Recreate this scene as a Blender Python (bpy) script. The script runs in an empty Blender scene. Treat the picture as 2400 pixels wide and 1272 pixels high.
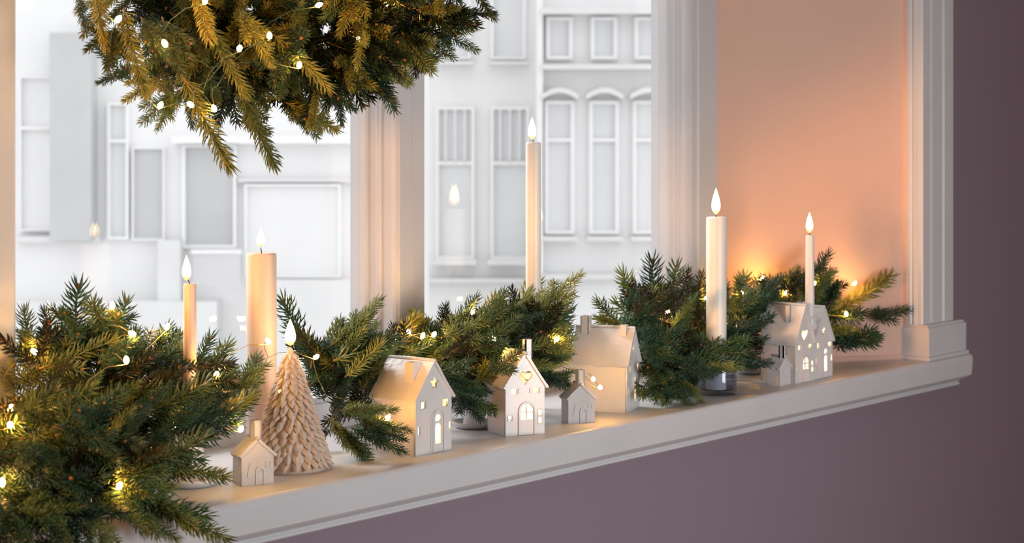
import bpy, bmesh, math, random
from mathutils import Vector, Matrix
rnd = random.Random(7)
SC = bpy.context.scene
COL = SC.collection

# ------------------------------------------------------------------ camera, light, exposure
F, CX, HZ, CZ = 4700.0, 1200.0, 316.0, 0.51      # focal px, centre x, horizon row, eye height above sill
TH = math.radians(37.6)
VD = Vector((math.cos(TH), math.sin(TH))); RD = Vector((math.sin(TH), -math.cos(TH)))

cam = bpy.data.cameras.new('camera'); co = bpy.data.objects.new('camera', cam); COL.objects.link(co)
co.location = (0, 0, CZ); co.rotation_euler = (math.pi/2, 0, TH - math.pi/2)
cam.sensor_width = 36; cam.lens = F/2400*36
cam.shift_y = -(636-HZ)/2400
cam.clip_start = .05; cam.clip_end = 300
cam.dof.use_dof = True; cam.dof.focus_distance = 3.35; cam.dof.aperture_fstop = 9
SC.camera = co
SC.view_settings.view_transform = 'Standard'; SC.view_settings.look = 'None'
SC.view_settings.exposure = 0; SC.view_settings.gamma = 1; SC.view_settings.use_curve_mapping = False
w = bpy.data.worlds.new('overcast'); SC.world = w; w.use_nodes = True
w.node_tree.nodes['Background'].inputs[0].default_value = (.97, .98, 1, 1)
w.node_tree.nodes['Background'].inputs[1].default_value = 1.52

def area(name, loc, aim, size, power, col, spread=180):
    l = bpy.data.lights.new(name, 'AREA'); l.shape = 'RECTANGLE'; l.size, l.size_y = size; l.energy = power; l.color = col; l.spread = math.radians(spread)
    o = bpy.data.objects.new(name, l); COL.objects.link(o); o.location = loc
    o.rotation_euler = (Vector(aim)-Vector(loc)).to_track_quat('-Z', 'Y').to_euler()
    return o
area('room_softbox', (2.6, -.5, .12), (3.0, 2.06, -.14), (.9, .9), 34, (.93, .97, 1))
area('warm_fill_light', (-1.0, 1.90, .55), (3.8, 2.35, .70), (.45, .45), 15.5, (1, .45, .15), 55)  # added unseen fill that turns the mullion side and reveal orange
sl = bpy.data.lights.new('sky_glow_sun', 'SUN'); sl.energy = 2.3; sl.angle = math.radians(16); sl.color = (1, .98, .95)
so = bpy.data.objects.new('sun', sl); COL.objects.link(so); so.rotation_euler = Vector((-.08, .71, .66)).to_track_quat('Z', 'Y').to_euler()
SC.cycles.use_denoising = True
SC.cycles.use_adaptive_sampling = True; SC.cycles.adaptive_threshold = .03
SC.cycles.max_bounces = 7; SC.cycles.diffuse_bounces = 3; SC.cycles.glossy_bounces = 3
SC.cycles.transmission_bounces = 5; SC.cycles.transparent_max_bounces = 8
SC.cycles.caustics_reflective = False; SC.cycles.caustics_refractive = False
SC.cycles.sample_clamp_indirect = 3

def ray(px):
    k = (px-CX)/F
    return VD + k*RD
def at(px, py, Y):
    d = ray(px); t = Y/d.y
    return Vector((d.x*t, Y, CZ - (py-HZ)*t/F))
def atd(px, py, t):
    d = ray(px)
    return Vector((d.x*t, d.y*t, CZ - (py-HZ)*t/F))

# ------------------------------------------------------------------ materials
def mat(name, col, rough=.5, col2=None, nscale=20, bump=0, bscale=60, emis=None, estr=0, sss=0, metal=0, coat=0, spec=.5, coords='Object'):
    m = bpy.data.materials.new(name); m.use_nodes = True
    nt = m.node_tree; b = nt.nodes['Principled BSDF']
    b.inputs['Base Color'].default_value = (*col, 1); b.inputs['Roughness'].default_value = rough
    b.inputs['Metallic'].default_value = metal; b.inputs['Specular IOR Level'].default_value = spec
    b.inputs['Coat Weight'].default_value = coat
    if sss:
        b.inputs['Subsurface Weight'].default_value = sss; b.inputs['Subsurface Scale'].default_value = .01
        b.inputs['Subsurface Radius'].default_value = (1, .5, .3)
    tc = nt.nodes.new('ShaderNodeTexCoord')
    if col2:
        n = nt.nodes.new('ShaderNodeTexNoise'); n.inputs['Scale'].default_value = nscale; n.inputs['Detail'].default_value = 4
        nt.links.new(tc.outputs[coords], n.inputs['Vector'])
        r = nt.nodes.new('ShaderNodeValToRGB'); r.color_ramp.elements[0].position = .35; r.color_ramp.elements[1].position = .65
        r.color_ramp.elements[0].color = (*col, 1); r.color_ramp.elements[1].color = (*col2, 1)
        nt.links.new(n.outputs['Fac'], r.inputs['Fac']); nt.links.new(r.outputs['Color'], b.inputs['Base Color'])
    if bump:
        n2 = nt.nodes.new('ShaderNodeTexNoise'); n2.inputs['Scale'].default_value = bscale; n2.inputs['Detail'].default_value = 3
        nt.links.new(tc.outputs[coords], n2.inputs['Vector'])
        bp = nt.nodes.new('ShaderNodeBump'); bp.inputs['Strength'].default_value = bump; bp.inputs['Distance'].default_value = .002
        nt.links.new(n2.outputs['Fac'], bp.inputs['Height']); nt.links.new(bp.outputs['Normal'], b.inputs['Normal'])
    if emis:
        b.inputs['Emission Color'].default_value = (*emis, 1); b.inputs['Emission Strength'].default_value = estr
    return m

def glass_mat(name, tint, ior=1.45, rough=0):
    m = bpy.data.materials.new(name); m.use_nodes = True; nt = m.node_tree; nt.nodes.clear()
    o = nt.nodes.new('ShaderNodeOutputMaterial'); mx = nt.nodes.new('ShaderNodeMixShader')
    t = nt.nodes.new('ShaderNodeBsdfTransparent'); t.inputs[0].default_value = (*tint, 1)
    g = nt.nodes.new('ShaderNodeBsdfGlossy'); g.inputs['Roughness'].default_value = rough
    f = nt.nodes.new('ShaderNodeFresnel'); 
    gm = nt.nodes.new('ShaderNodeNewGeometry'); mi = nt.nodes.new('ShaderNodeMath'); mi.operation = 'MULTIPLY_ADD'   # same reflectance on both faces of the sheet
    mi.inputs[1].default_value = 1/ior-ior; mi.inputs[2].default_value = ior
    nt.links.new(gm.outputs['Backfacing'], mi.inputs[0]); nt.links.new(mi.outputs[0], f.inputs['IOR'])
    nt.links.new(f.outputs[0], mx.inputs[0]); nt.links.new(t.outputs[0], mx.inputs[1]); nt.links.new(g.outputs[0], mx.inputs[2])
    nt.links.new(mx.outputs[0], o.inputs[0]); return m

def needle_mat(name, cols):
    m = bpy.data.materials.new(name); m.use_nodes = True; nt = m.node_tree; b = nt.nodes['Principled BSDF']
    oi = nt.nodes.new('ShaderNodeObjectInfo'); r = nt.nodes.new('ShaderNodeValToRGB')
    els = r.color_ramp.elements
    while len(els) < len(cols): els.new(.5)
    for i, c in enumerate(cols): els[i].position = i/(len(cols)-1); els[i].color = (*c, 1)
    n = nt.nodes.new('ShaderNodeTexNoise'); n.inputs['Scale'].default_value = 45; n.inputs['Detail'].default_value = 2
    g = nt.nodes.new('ShaderNodeNewGeometry'); nt.links.new(g.outputs['Position'], n.inputs['Vector'])
    a = nt.nodes.new('ShaderNodeMath'); a.operation = 'MULTIPLY_ADD'; a.inputs[1].default_value = .9; a.inputs[2].default_value = -.45
    nt.links.new(n.outputs['Fac'], a.inputs[0])
    s = nt.nodes.new('ShaderNodeMath'); s.operation = 'ADD'; s.use_clamp = True
    nt.links.new(a.outputs[0], s.inputs[0]); nt.links.new(oi.outputs['Random'], s.inputs[1]); nt.links.new(s.outputs[0], r.inputs['Fac'])
    nt.links.new(r.outputs['Color'], b.inputs['Base Color'])
    b.inputs['Roughness'].default_value = .36; b.inputs['Specular IOR Level'].default_value = .65
    tl = nt.nodes.new('ShaderNodeBsdfTranslucent'); nt.links.new(r.outputs['Color'], tl.inputs[0])
    mx = nt.nodes.new('ShaderNodeMixShader'); mx.inputs[0].default_value = .42
    nt.links.new(b.outputs[0], mx.inputs[1]); nt.links.new(tl.outputs[0], mx.inputs[2])
    nt.links.new(mx.outputs[0], nt.nodes['Material Output'].inputs[0]); return m

M = {}
M['plum'] = mat('plum_wall_paint', (.29, .215, .26), .85, bump=.15, bscale=150)
M['peach'] = mat('peach_reveal_paint', (.85, .54, .43), .75, col2=(.87, .57, .45), nscale=3, bump=.1, bscale=90)
M['white'] = mat('off_white_gloss_paint', (.70, .685, .70), .38, col2=(.73, .715, .73), nscale=8, bump=.06, bscale=40)
M['plain'] = mat('pale_room_paint', (.62, .58, .56), .9, bump=.1, bscale=90)
M['floor'] = mat('oak_floor', (.30, .2, .13), .5, col2=(.36, .25, .16), nscale=6)
M['ceramic'] = mat('white_glazed_ceramic', (.80, .765, .75), .3, col2=(.83, .80, .79), nscale=30, bump=.12, bscale=70, sss=.1, coat=.25)
M['bisque'] = mat('matt_white_ceramic', (.72, .67, .65), .6, col2=(.77, .73, .71), nscale=40, bump=.25, bscale=90)
M['wax_pink'] = mat('pink_beige_wax', (.82, .60, .49), .3, col2=(.86, .66, .55), nscale=25, bump=.2, bscale=70, sss=.5, coat=.5)
M['wax_blush'] = mat('blush_wax', (.84, .66, .57), .45, col2=(.87, .70, .61), nscale=18, sss=.5)
M['wax_ivory'] = mat('ivory_wax', (.95, .91, .84), .4, col2=(.96, .93, .88), nscale=18, sss=.5)
M['wax_white'] = mat('white_wax', (.88, .86, .85), .4, col2=(.9, .89, .88), nscale=18, sss=.4)
M['wick'] = mat('charred_wick', (.02, .017, .015), .9, col2=(.05, .04, .03), nscale=200)
M['flame'] = mat('candle_flame', (1, .8, .5), .5, emis=(1, .74, .38), estr=9)
def flame_grad(m):
    nt = m.node_tree; b = nt.nodes['Principled BSDF']; tc = nt.nodes.new('ShaderNodeTexCoord'); sp = nt.nodes.new('ShaderNodeSeparateXYZ')
    nt.links.new(tc.outputs['Generated'], sp.inputs[0])
    for sock, els in (('Emission Strength', [(0, .5), (.10, 1.2), (.26, 7), (.7, 12), (1, 6)]), ('Emission Color', [(0, (.9, .32, .12)), (.12, (1, .45, .12)), (.3, (1, .70, .32)), (.7, (1, .80, .46)), (1, (1, .66, .26))])):
        r = nt.nodes.new('ShaderNodeValToRGB'); e = r.color_ramp.elements
        while len(e) < 5: e.new(.5)
        for i, (p, c) in enumerate(els):
            e[i].position = p; e[i].color = (*c, 1) if isinstance(c, tuple) else (c/12, c/12, c/12, 1)
        nt.links.new(sp.outputs['Z'], r.inputs['Fac'])
        if sock == 'Emission Strength':
            k = nt.nodes.new('ShaderNodeMath'); k.operation = 'MULTIPLY'; k.inputs[1].default_value = 12; nt.links.new(r.outputs[0], k.inputs[0]); nt.links.new(k.outputs[0], b.inputs[sock])
        else: nt.links.new(r.outputs[0], b.inputs[sock])
flame_grad(M['flame'])
M['bulb'] = mat('warm_bulb', (1, .8, .5), .3, emis=(1, .50, .11), estr=270)
M['lamp'] = mat('warm_house_lamp', (1, .8, .5), .3, emis=(1, .76, .38), estr=150)
M['wire'] = mat('copper_wire', (.45, .32, .12), .35, col2=(.5, .36, .15), nscale=60, metal=.8)
M['greenwire'] = mat('green_wire', (.05, .09, .04), .5, col2=(.07, .11, .05), nscale=60)
M['bark'] = mat('brown_twig', (.16, .085, .04), .8, col2=(.22, .12, .06), nscale=200)
M['bud'] = mat('orange_brown_bud', (.30, .13, .05), .7, col2=(.36, .18, .07), nscale=200)
M['needle'] = needle_mat('pine_needles', [(.035, .10, .06), (.065, .16, .07), (.16, .25, .07), (.46, .50, .14)])
M['needle_w'] = needle_mat('wreath_needles', [(.045, .115, .07), (.11, .16, .055), (.28, .29, .055), (.56, .52, .10)])
M['needle_y'] = needle_mat('young_olive_needles', [(.22, .26, .06), (.36, .36, .07), (.50, .46, .09), (.60, .54, .12)])
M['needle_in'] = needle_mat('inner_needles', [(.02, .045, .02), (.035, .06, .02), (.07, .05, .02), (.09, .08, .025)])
M['pane'] = glass_mat('window_glass', (.985, .985, .985))
M['cup'] = glass_mat('blue_grey_glass', (.78, .80, .86), 1.5)
M['fwall'] = mat('pale_render_facade', (.79, .79, .79), .9, col2=(.82, .82, .82), nscale=2, coords='Object')
M['fwall2'] = mat('white_render_facade', (.83, .83, .83), .9, col2=(.80, .80, .80), nscale=2)
M['fglass'] = mat('hazed_far_glass', (.68, .69, .70), .5, col2=(.72, .73, .74), nscale=1.5)  # outdoor haze put into the colour, panes paler than real glass
M['fdark'] = mat('hazed_far_grey', (.52, .525, .53), .5, col2=(.56, .565, .57), nscale=1.5)  # darker grey, lightened by the same painted haze
M['fframe'] = mat('white_far_frame', (.86, .86, .86), .7, col2=(.84, .84, .84), nscale=5)
M['fshade'] = mat('pale_stone', (.72, .72, .72), .9, col2=(.75, .75, .75), nscale=3)
M['street'] = mat('pale_pavement', (.55, .55, .55), .9, col2=(.6, .6, .6), nscale=3)

# ------------------------------------------------------------------ helpers
def me_obj(name, verts, faces, m, parent=None, smooth=False, mats=None, fm=None):
    me = bpy.data.meshes.new(name); me.from_pydata([tuple(v) for v in verts], [], faces); me.update()
    for x in (mats or [m]): me.materials.append(x)
    if fm: me.polygons.foreach_set('material_index', fm)
    if smooth: me.polygons.foreach_set('use_smooth', [True]*len(me.polygons))
    o = bpy.data.objects.new(name, me); COL.objects.link(o)
    if parent: o.parent = parent
    return o
def bm_obj(name, bm, m, parent=None, smooth=False):
    bmesh.ops.recalc_face_normals(bm, faces=bm.faces)
    me = bpy.data.meshes.new(name); bm.to_mesh(me); bm.free(); me.materials.append(m)
    if smooth: me.polygons.foreach_set('use_smooth', [True]*len(me.polygons))
    o = bpy.data.objects.new(name, me); COL.objects.link(o)
    if parent: o.parent = parent
    return o
def box(bm, x0, x1, y0, y1, z0, z1, mtx=None):
    r = bmesh.ops.create_cube(bm, size=1, matrix=Matrix.Translation(((x0+x1)/2, (y0+y1)/2, (z0+z1)/2)) @ Matrix.Diagonal((x1-x0, y1-y0, z1-z0, 1)))
    if mtx: bmesh.ops.transform(bm, matrix=mtx, verts=r['verts'])
    return r['verts']
def box_obj(name, b, m, parent=None, bev=0, mtx=None):
    bm = bmesh.new(); box(bm, *b, mtx=mtx)
    if bev: bmesh.ops.bevel(bm, geom=bm.edges[:], offset=bev, segments=2, affect='EDGES')
    return bm_obj(name, bm, m, parent)
def prism(name, plan, z0, z1, m, parent=None):
    n = len(plan); v = [(x, y, z0) for x, y in plan]+[(x, y, z1) for x, y in plan]
    f = [tuple(range(n))[::-1], tuple(range(n, 2*n))]+[(i, (i+1) % n, n+(i+1) % n, n+i) for i in range(n)]
    bm = bmesh.new(); vs = [bm.verts.new(p) for p in v]
    for q in f: bm.faces.new([vs[i] for i in q])
    bmesh.ops.triangulate(bm, faces=[x for x in bm.faces if len(x.verts) > 4])
    return bm_obj(name, bm, m, parent)
def lathe(name, prof, m, parent=None, seg=40, wob=0, closed=True, loc=(0, 0, 0)):
    v = []; f = []
    ph = rnd.random()*6
    for j, (r, z) in enumerate(prof):
        for i in range(seg):
            a = 2*math.pi*i/seg; rr = r*(1+wob*math.sin(3*a+ph+j*.5)); zz = z
            v.append((loc[0]+rr*math.cos(a), loc[1]+rr*math.sin(a), loc[2]+zz))
    for j in range(len(prof)-1):
        for i in range(seg):
            f.append((j*seg+i, j*seg+(i+1) % seg, (j+1)*seg+(i+1) % seg, (j+1)*seg+i))
    if closed:
        f.append(tuple(range(seg))[::-1]); f.append(tuple(range((len(prof)-1)*seg, len(prof)*seg)))
    return me_obj(name, v, f, m, parent, smooth=True)
def tube_geo(pts, radii, seg=6):
    v = []; f = []; n = len(pts)
    for i, p in enumerate(pts):
        t = (pts[min(i+1, n-1)]-pts[max(i-1, 0)]).normalized()
        a = t.orthogonal().normalized() if i == 0 else (a - t*a.dot(t)).normalized()
        b = t.cross(a); r = radii[i] if hasattr(radii, '__len__') else radii
        for k in range(seg):
            an = 2*math.pi*k/seg; v.append(p+(a*math.cos(an)+b*math.sin(an))*r)
    for i in range(n-1):
        for k in range(seg):
            f.append((i*seg+k, i*seg+(k+1) % seg, (i+1)*seg+(k+1) % seg, (i+1)*seg+k))
    f.append(tuple(range(seg))[::-1]); f.append(tuple(range((n-1)*seg, n*seg)))
    return v, f
def tube(name, pts, r, m, parent=None, seg=6):
    v, f = tube_geo([Vector(p) for p in pts], r, seg); return me_obj(name, v, f, m, parent, smooth=True)
def panel(name, outer, holes, th, m, parent=None, bev=.0004):
    """flat slab in local XZ with real holes, thickness th behind y=0"""
    cu = bpy.data.curves.new('c', 'CURVE'); cu.dimensions = '2D'; cu.fill_mode = 'BOTH'; cu.extrude = th/2-bev; cu.bevel_depth = bev; cu.offset = -bev
    for pl in [outer]+holes:
        s = cu.splines.new('POLY'); s.points.add(len(pl)-1); s.use_cyclic_u = True
        for i, (x, z) in enumerate(pl): s.points[i].co = (x, z, 0, 1)
    t = bpy.data.objects.new('t', cu); COL.objects.link(t)
    dg = bpy.context.evaluated_depsgraph_get(); me = bpy.data.meshes.new_from_object(t.evaluated_get(dg))
    bpy.data.objects.remove(t); bpy.data.curves.remove(cu)
    me.transform(Matrix.Translation((0, th/2, 0)) @ Matrix.Rotation(math.pi/2, 4, 'X'))
    me.name = name; me.materials.clear(); me.materials.append(m)
    o = bpy.data.objects.new(name, me); COL.objects.link(o)
    if parent: o.parent = parent
    return o
def tag(o, label=None, cat=None, group=None, kind=None):
    if label: o['label'] = label
    if cat: o['category'] = cat
    if group: o['group'] = group
    if kind: o['kind'] = kind
    return o
def thing(name, loc, label, cat, rz=0, group=None):
    o = bpy.data.objects.new(name, None); COL.objects.link(o); o.location = loc; o.rotation_euler = (0, 0, rz); o.empty_display_size = .02
    return tag(o, label, cat, group)
def st(o, label=None): return tag(o, label, kind='structure')

# ------------------------------------------------------------------ room shell
ZF, ZC, HEAD = -.85, 1.75, 1.25
WY = 2.06
st(box_obj('floor', (-1.3, 5.7, -2.3, 2.6, ZF-.1, ZF), M['floor']))
st(box_obj('ceiling', (-1.3, 5.7, -2.3, 2.6, ZC, ZC+.1), M['plain']))
st(box_obj('wall_back', (-1.3, 5.7, -2.3, -2.2, ZF, ZC), M['plain']))
st(box_obj('wall_left', (-1.3, -1.2, -2.2, 2.6, ZF, ZC), M['plain']))
st(box_obj('wall_right', (5.6, 5.7, -2.2, 2.6, ZF, ZC), M['plum']))
bm = bmesh.new()
box(bm, -1.2, 5.6, WY, 2.5, ZF, -.045)                     # below the sill
box(bm, -1.2, 5.6, WY, 2.5, HEAD, ZC)                      # above the window
box(bm, -1.2, .55, WY, 2.5, -.045, HEAD)
box(bm, 4.20, 5.6, WY, 2.5, -.045, HEAD)
tag(bm_obj('wall_front', bm, M['plum']), 'plum painted wall below and beside the window', kind='structure')
st(prism('wall_reveal_right', [(4.205, 2.07), (4.205, 2.5), (3.79, 2.5), (3.79, 2.352), (4.158, 2.079), (4.158, 2.07)], 0, HEAD, M['peach']), 'peach painted slanting window reveal')
st(prism('wall_reveal_left', [(.5, 2.07), (.6, 2.07), (.9, 2.35), (.9, 2.5), (.5, 2.5)], 0, HEAD, M['peach']))

# window sill board with moulded front edge
def sill():
    prof = [(.020, -.0740), (.027, -.0738), (.030, -.0715), (.030, -.0690), (.028, -.0668), (.026, -.0655), (.027, -.0640), (.033, -.0610), (.040, -.0570),
            (.047, -.0535), (.052, -.0490), (.0535, -.030), (.054, -.014), (.0535, -.008), (.052, -.004), (.049, -.0012), (.045, 0)]
    XL, XR = .3, 4.332
    def ring(o, z):
        y = WY-o; x = XR+o; r = min(.02, o*.5); pts = [(XL, 2.45, z), (XL, y, z)]
        for i in range(7):
            a = -math.pi/2+math.pi/2*i/6; pts.append((x-r+r*math.cos(a), y+r+r*math.sin(a), z))
        pts += [(x, WY+.01, z), (4.21, WY+.01, z), (4.21, 2.45, z)]
        return pts
    v = []; f = []; n = 0
    for o, z in prof:
        p = ring(o, z); n = len(p); v += p
    for j in range(len(prof)-1):
        for i in range(n): f.append((j*n+i, j*n+(i+1) % n, (j+1)*n+(i+1) % n, (j+1)*n+i))
    f.append(tuple(range(n))[::-1]); f.append(tuple((len(prof)-1)*n+i for i in range(n)))
    bm = bmesh.new(); vs = [bm.verts.new(p) for p in v]
    for q in f: bm.faces.new([vs[i] for i in q])
    bmesh.ops.triangulate(bm, faces=[x for x in bm.faces if len(x.verts) > 4])
    o = bm_obj('window_sill', bm, M['white'])
    return st(o, 'off-white painted window sill board with moulded front edge')
sill()

# window: mullions, jamb, rails, panes
def vprof(name, pts, z0=0, z1=HEAD, m='white'): return prism(name, pts, z0, z1, M[m])
st(vprof('window_frame_mullion', [(2.690, 2.44), (2.690, 2.405), (2.697, 2.400), (2.697, 2.385), (2.6945, 2.381), (2.6975, 2.376), (2.703, 2.374), (2.703, 2.352), (2.701, 2.349),
      (2.703, 2.343), (2.709, 2.338), (2.740, 2.337), (2.742, 2.339), (2.744, 2.337), (2.775, 2.337), (2.782, 2.343), (2.782, 2.375), (2.788, 2.40), (2.794, 2.405), (2.794, 2.44)]),
   'off-white moulded window mullion between the two panes')
st(vprof('window_frame_post', [(1.50, 2.44), (1.50, 2.27), (1.75, 2.27), (1.752, 2.273), (1.756, 2.273), (1.758, 2.27), (1.803, 2.27), (1.810, 2.276), (1.810, 2.44)]),
   'broad off-white window post at the left edge')
st(vprof('window_frame_jamb', [(3.668, 2.44), (3.668, 2.400), (3.674, 2.396), (3.674, 2.386), (3.671, 2.382), (3.675, 2.377), (3.681, 2.374), (3.681, 2.362), (3.679, 2.358), (3.683, 2.352),
      (3.690, 2.348), (3.706, 2.346), (3.710, 2.342), (3.716, 2.342), (3.720, 2.346), (3.79, 2.346), (3.797, 2.350), (3.80, 2.36), (3.80, 2.44)]),
   'off-white moulded window jamb beside the peach reveal')
bm = bmesh.new(); box(bm, .88, 3.80, 2.375, 2.44, 0, .045); box(bm, .88, 3.80, 2.385, 2.44, .045, .055)
st(bm_obj('window_frame_bottom_rail', bm, M['white']))
st(box_obj('window_frame_head', (.5, 4.2, 2.30, 2.5, HEAD-.05, HEAD+.01), M['white']))
for i, (a, b) in enumerate(((.89, 1.46), (1.75, 2.695), (2.79, 3.672))):
    st(box_obj('window_%d' % (i+1), (a, b, 2.418, 2.422, .05, HEAD-.045), M['pane']), 'clear window pane')

# casing and plinth block on the right
st(prism('trim_1', [(4.159, 2.10), (4.159, 2.062), (4.163, 2.058), (4.159, 2.053), (4.162, 2.048), (4.165, 2.046), (4.165, 2.038), (4.168, 2.034), (4.200, 2.033), (4.204, 2.039), (4.212, 2.040), (4.216, 2.034),
      (4.262, 2.033), (4.266, 2.037), (4.272, 2.037), (4.276, 2.033), (4.322, 2.033), (4.330, 2.037), (4.333, 2.044), (4.333, 2.062), (4.333, 2.10)], .06, HEAD+.12, M['white']),
   'off-white fluted vertical window casing')
bm = bmesh.new()
for b in ((4.155, 4.352, 2.014, 2.09, .008, .074), (4.150, 4.357, 2.009, 2.09, 0, .009), (4.157, 4.349, 2.018, 2.09, .074, .080)):
    vs = box(bm, *b)
bmesh.ops.bevel(bm, geom=bm.edges[:], offset=.0015, segments=2, affect='EDGES')
st(bm_obj('trim_2', bm, M['white']), 'plinth block at the foot of the casing')
bm = bmesh.new(); d = Vector((4.158-3.79, 2.079-2.352, 0)); L = d.length; ang = math.atan2(d.y, d.x)
box(bm, 0, L, -.007, 0.002, 0, .010, Matrix.Translation((3.79, 2.352, 0)) @ Matrix.Rotation(ang, 4, 'Z'))
st(bm_obj('baseboard_right', bm, M['peach']))

# ------------------------------------------------------------------ outside: street and far facades
ROTV = Matrix.Rotation(TH-math.pi/2, 4, 'Z')   # local x = to the right, y = away
st(box_obj('street', (-60, 80, 4, 120, -6.3, -6.2), M['street']))
def facade(name, D, x0, x1, ytop, depth, label, wm):
    """x,y given in facade metres; local frame on the ground at the facade's foot"""
    o = thing(name, (VD.x*D, VD.y*D, -6.2), label, 'building', TH-math.pi/2)
    box_obj('wall', (x0, x1, 0, depth, 0, ytop+6.2), wm, o)
    return o
def fx(px, D): return (px-CX)*D/F
def fz(py, D): return CZ-(py-HZ)*D/F+6.2
def fbox(name, D, par, px0, px1, py0, py1, y0, y1, m, lab=None):
    a = box_obj(name, (fx(px0, D), fx(px1, D), y0, y1, fz(py1, D), fz(py0, D)), m, par)
    if lab: a['label'] = lab
    return a
def fwin(D, par, px0, px1, py0, py1, bars, cols=1, gl='fglass', fw=7):
    fr = bmesh.new()
    def fb(a, b, c, d, y0=-.10, y1=.02): box(fr, fx(a, D), fx(b, D), y0, y1, fz(d, D), fz(c, D))
    fb(px0, px0+fw, py0, py1); fb(px1-fw, px1, py0, py1); fb(px0+fw, px1-fw, py0, py0+fw); fb(px0+fw, px1-fw, py1-fw, py1)
    for y in bars: fb(px0+fw, px1-fw, y-4, y+4)
    for i in range(1, cols):
        x = px0+(px1-px0)*i/cols; fb(x-2, x+2, py0+fw, bars[0] if bars else py1-fw)
    w_ = bm_obj('window', fr, M['fframe'], par)
    fbox('pane', D, w_, px0+fw-1, px1-fw+1, py0+fw-1, py1-fw+1, -.03, .01, M[gl])
    w_.children[0].parent = w_
    return w_
D1, D2, D3 = 24, 30, 27
b1 = facade('townhouse', D1, fx(-250, D1), fx(985, D1), fz(-320, D1)-6.2, 2.5, 'pale washed-out building with tall grey openings seen through left pane', M['fwall2'])
fbox('pilaster', D1, b1, 132, 228, 80, 560, -.35, .01, M['fdark'], 'grey tall pilaster')
fwin(D1, b1, 255, 305, 240, 560, [330]); fwin(D1, b1, 312, 388, 345, 562, [], gl='fdark', fw=4)
fwin(D1, b1, 430, 556, 338, 580, [], gl='fdark', fw=7)
fwin(D1, b1, 575, 800, 430, 650, [], gl='fwall', fw=6); fwin(D1, b1, 50, 125, 180, 540, [300], gl='fwall', fw=4)
fbox('cornice', D1, b1, 410, 850, 318, 336, -.25, .01, M['fframe']); fbox('cornice', D1, b1, 560, 850, 418, 426, -.12, .01, M['fshade'])
fbox('string_course', D1, b1, 42, 240, 552, 566, -.15, .01, M['fshade']); fbox('plinth', D1, b1, -200, 520, 700, 1100, -.4, .01, M['fshade'])
fbox('plinth', D1, b1, 640, 985, 652, 1100, -.4, .01, M['fshade']); fbox('pilaster', D1, b1, 380, 432, 560, 1100, -.3, .01, M['fshade'])
for i in range(14):
    fbox('baluster', D1, b1, 470+i*7.6, 473+i*7.6, 590, 662, -.45, -.42, M['fshade'])
fbox('railing', D1, b1, 462, 578, 580, 589, -.47, -.40, M['fframe'])
b2 = facade('townhouse', D2, fx(930, D2), fx(1266, D2), fz(-320, D2)-6.2, 8, 'pale building with grid-topped windows seen left of the tall back candle', M['fwall'])
for a, b in ((1022, 1112), (1150, 1240)):
    fwin(D2, b2, a, b, 250, 606, [382], 4); fbox('window_sill', D2, b2, a-8, b+6, 606, 618, -.3, .01, M['fshade'])
    fwin(D2, b2, a, b-8, -220, 140, [-120]); fbox('window_sill', D2, b2, a-6, b, 144, 152, -.25, .01, M['fshade'])
fbox('string_course', D2, b2, 930, 1262, 650, 660, -.2, .01, M['fshade'])
b3 = facade('townhouse', D3, fx(1268, D3), fx(1760, D3), fz(-320, D3)-6.2, 2.3, 'ornate pale building with arched window heads seen right of the tall back candle', M['fwall'])
for a, b in ((1276, 1346), (1380, 1450), (1482, 1552), (1585, 1655)):
    fwin(D3, b3, a, b, 236, 548, [328], 1, 'fglass', 9)
    hd = bmesh.new(); n = 10; X0, X1 = fx(a-8, D3), fx(b+8, D3); top = []
    for i in range(n+1):
        t = i/n; top.append((X0+(X1-X0)*t, fz(222-16*math.sin(math.pi*t), D3)))
    for i in range(n):
        (xa, za), (xb, zb) = top[i], top[i+1]
        vs = [hd.verts.new(p) for p in ((xa, -.3, za), (xb, -.3, zb), (xb, -.3, zb-.07), (xa, -.3, za-.07), (xa, .01, za), (xb, .01, zb), (xb, .01, zb-.07), (xa, .01, za-.07))]
        for q in ((0, 1, 2, 3), (4, 5, 6, 7), (0, 1, 5, 4), (3, 2, 6, 7), (0, 3, 7, 4), (1, 2, 6, 5)): hd.faces.new([vs[i] for i in q])
    bm_obj('arched_hood', hd, M['fshade'], b3)
    fbox('window_sill', D3, b3, a-6, b+6, 552, 562, -.3, .01, M['fshade'])
    fwin(D3, b3, a+4, b-4, 40, 140, [], 1, 'fglass', 9)
fbox('cornice', D3, b3, 1268, 1760, 22, 36, -.4, .01, M['fshade']); fbox('cornice', D3, b3, 1268, 1760, 152, 164, -.3, .01, M['fshade'])
fbox('string_course', D3, b3, 1268, 1760, 640, 652, -.2, .01, M['fshade']); fbox('pilaster', D3, b3, 1258, 1272, -300, 1100, -.2, .01, M['fframe'])

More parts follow.
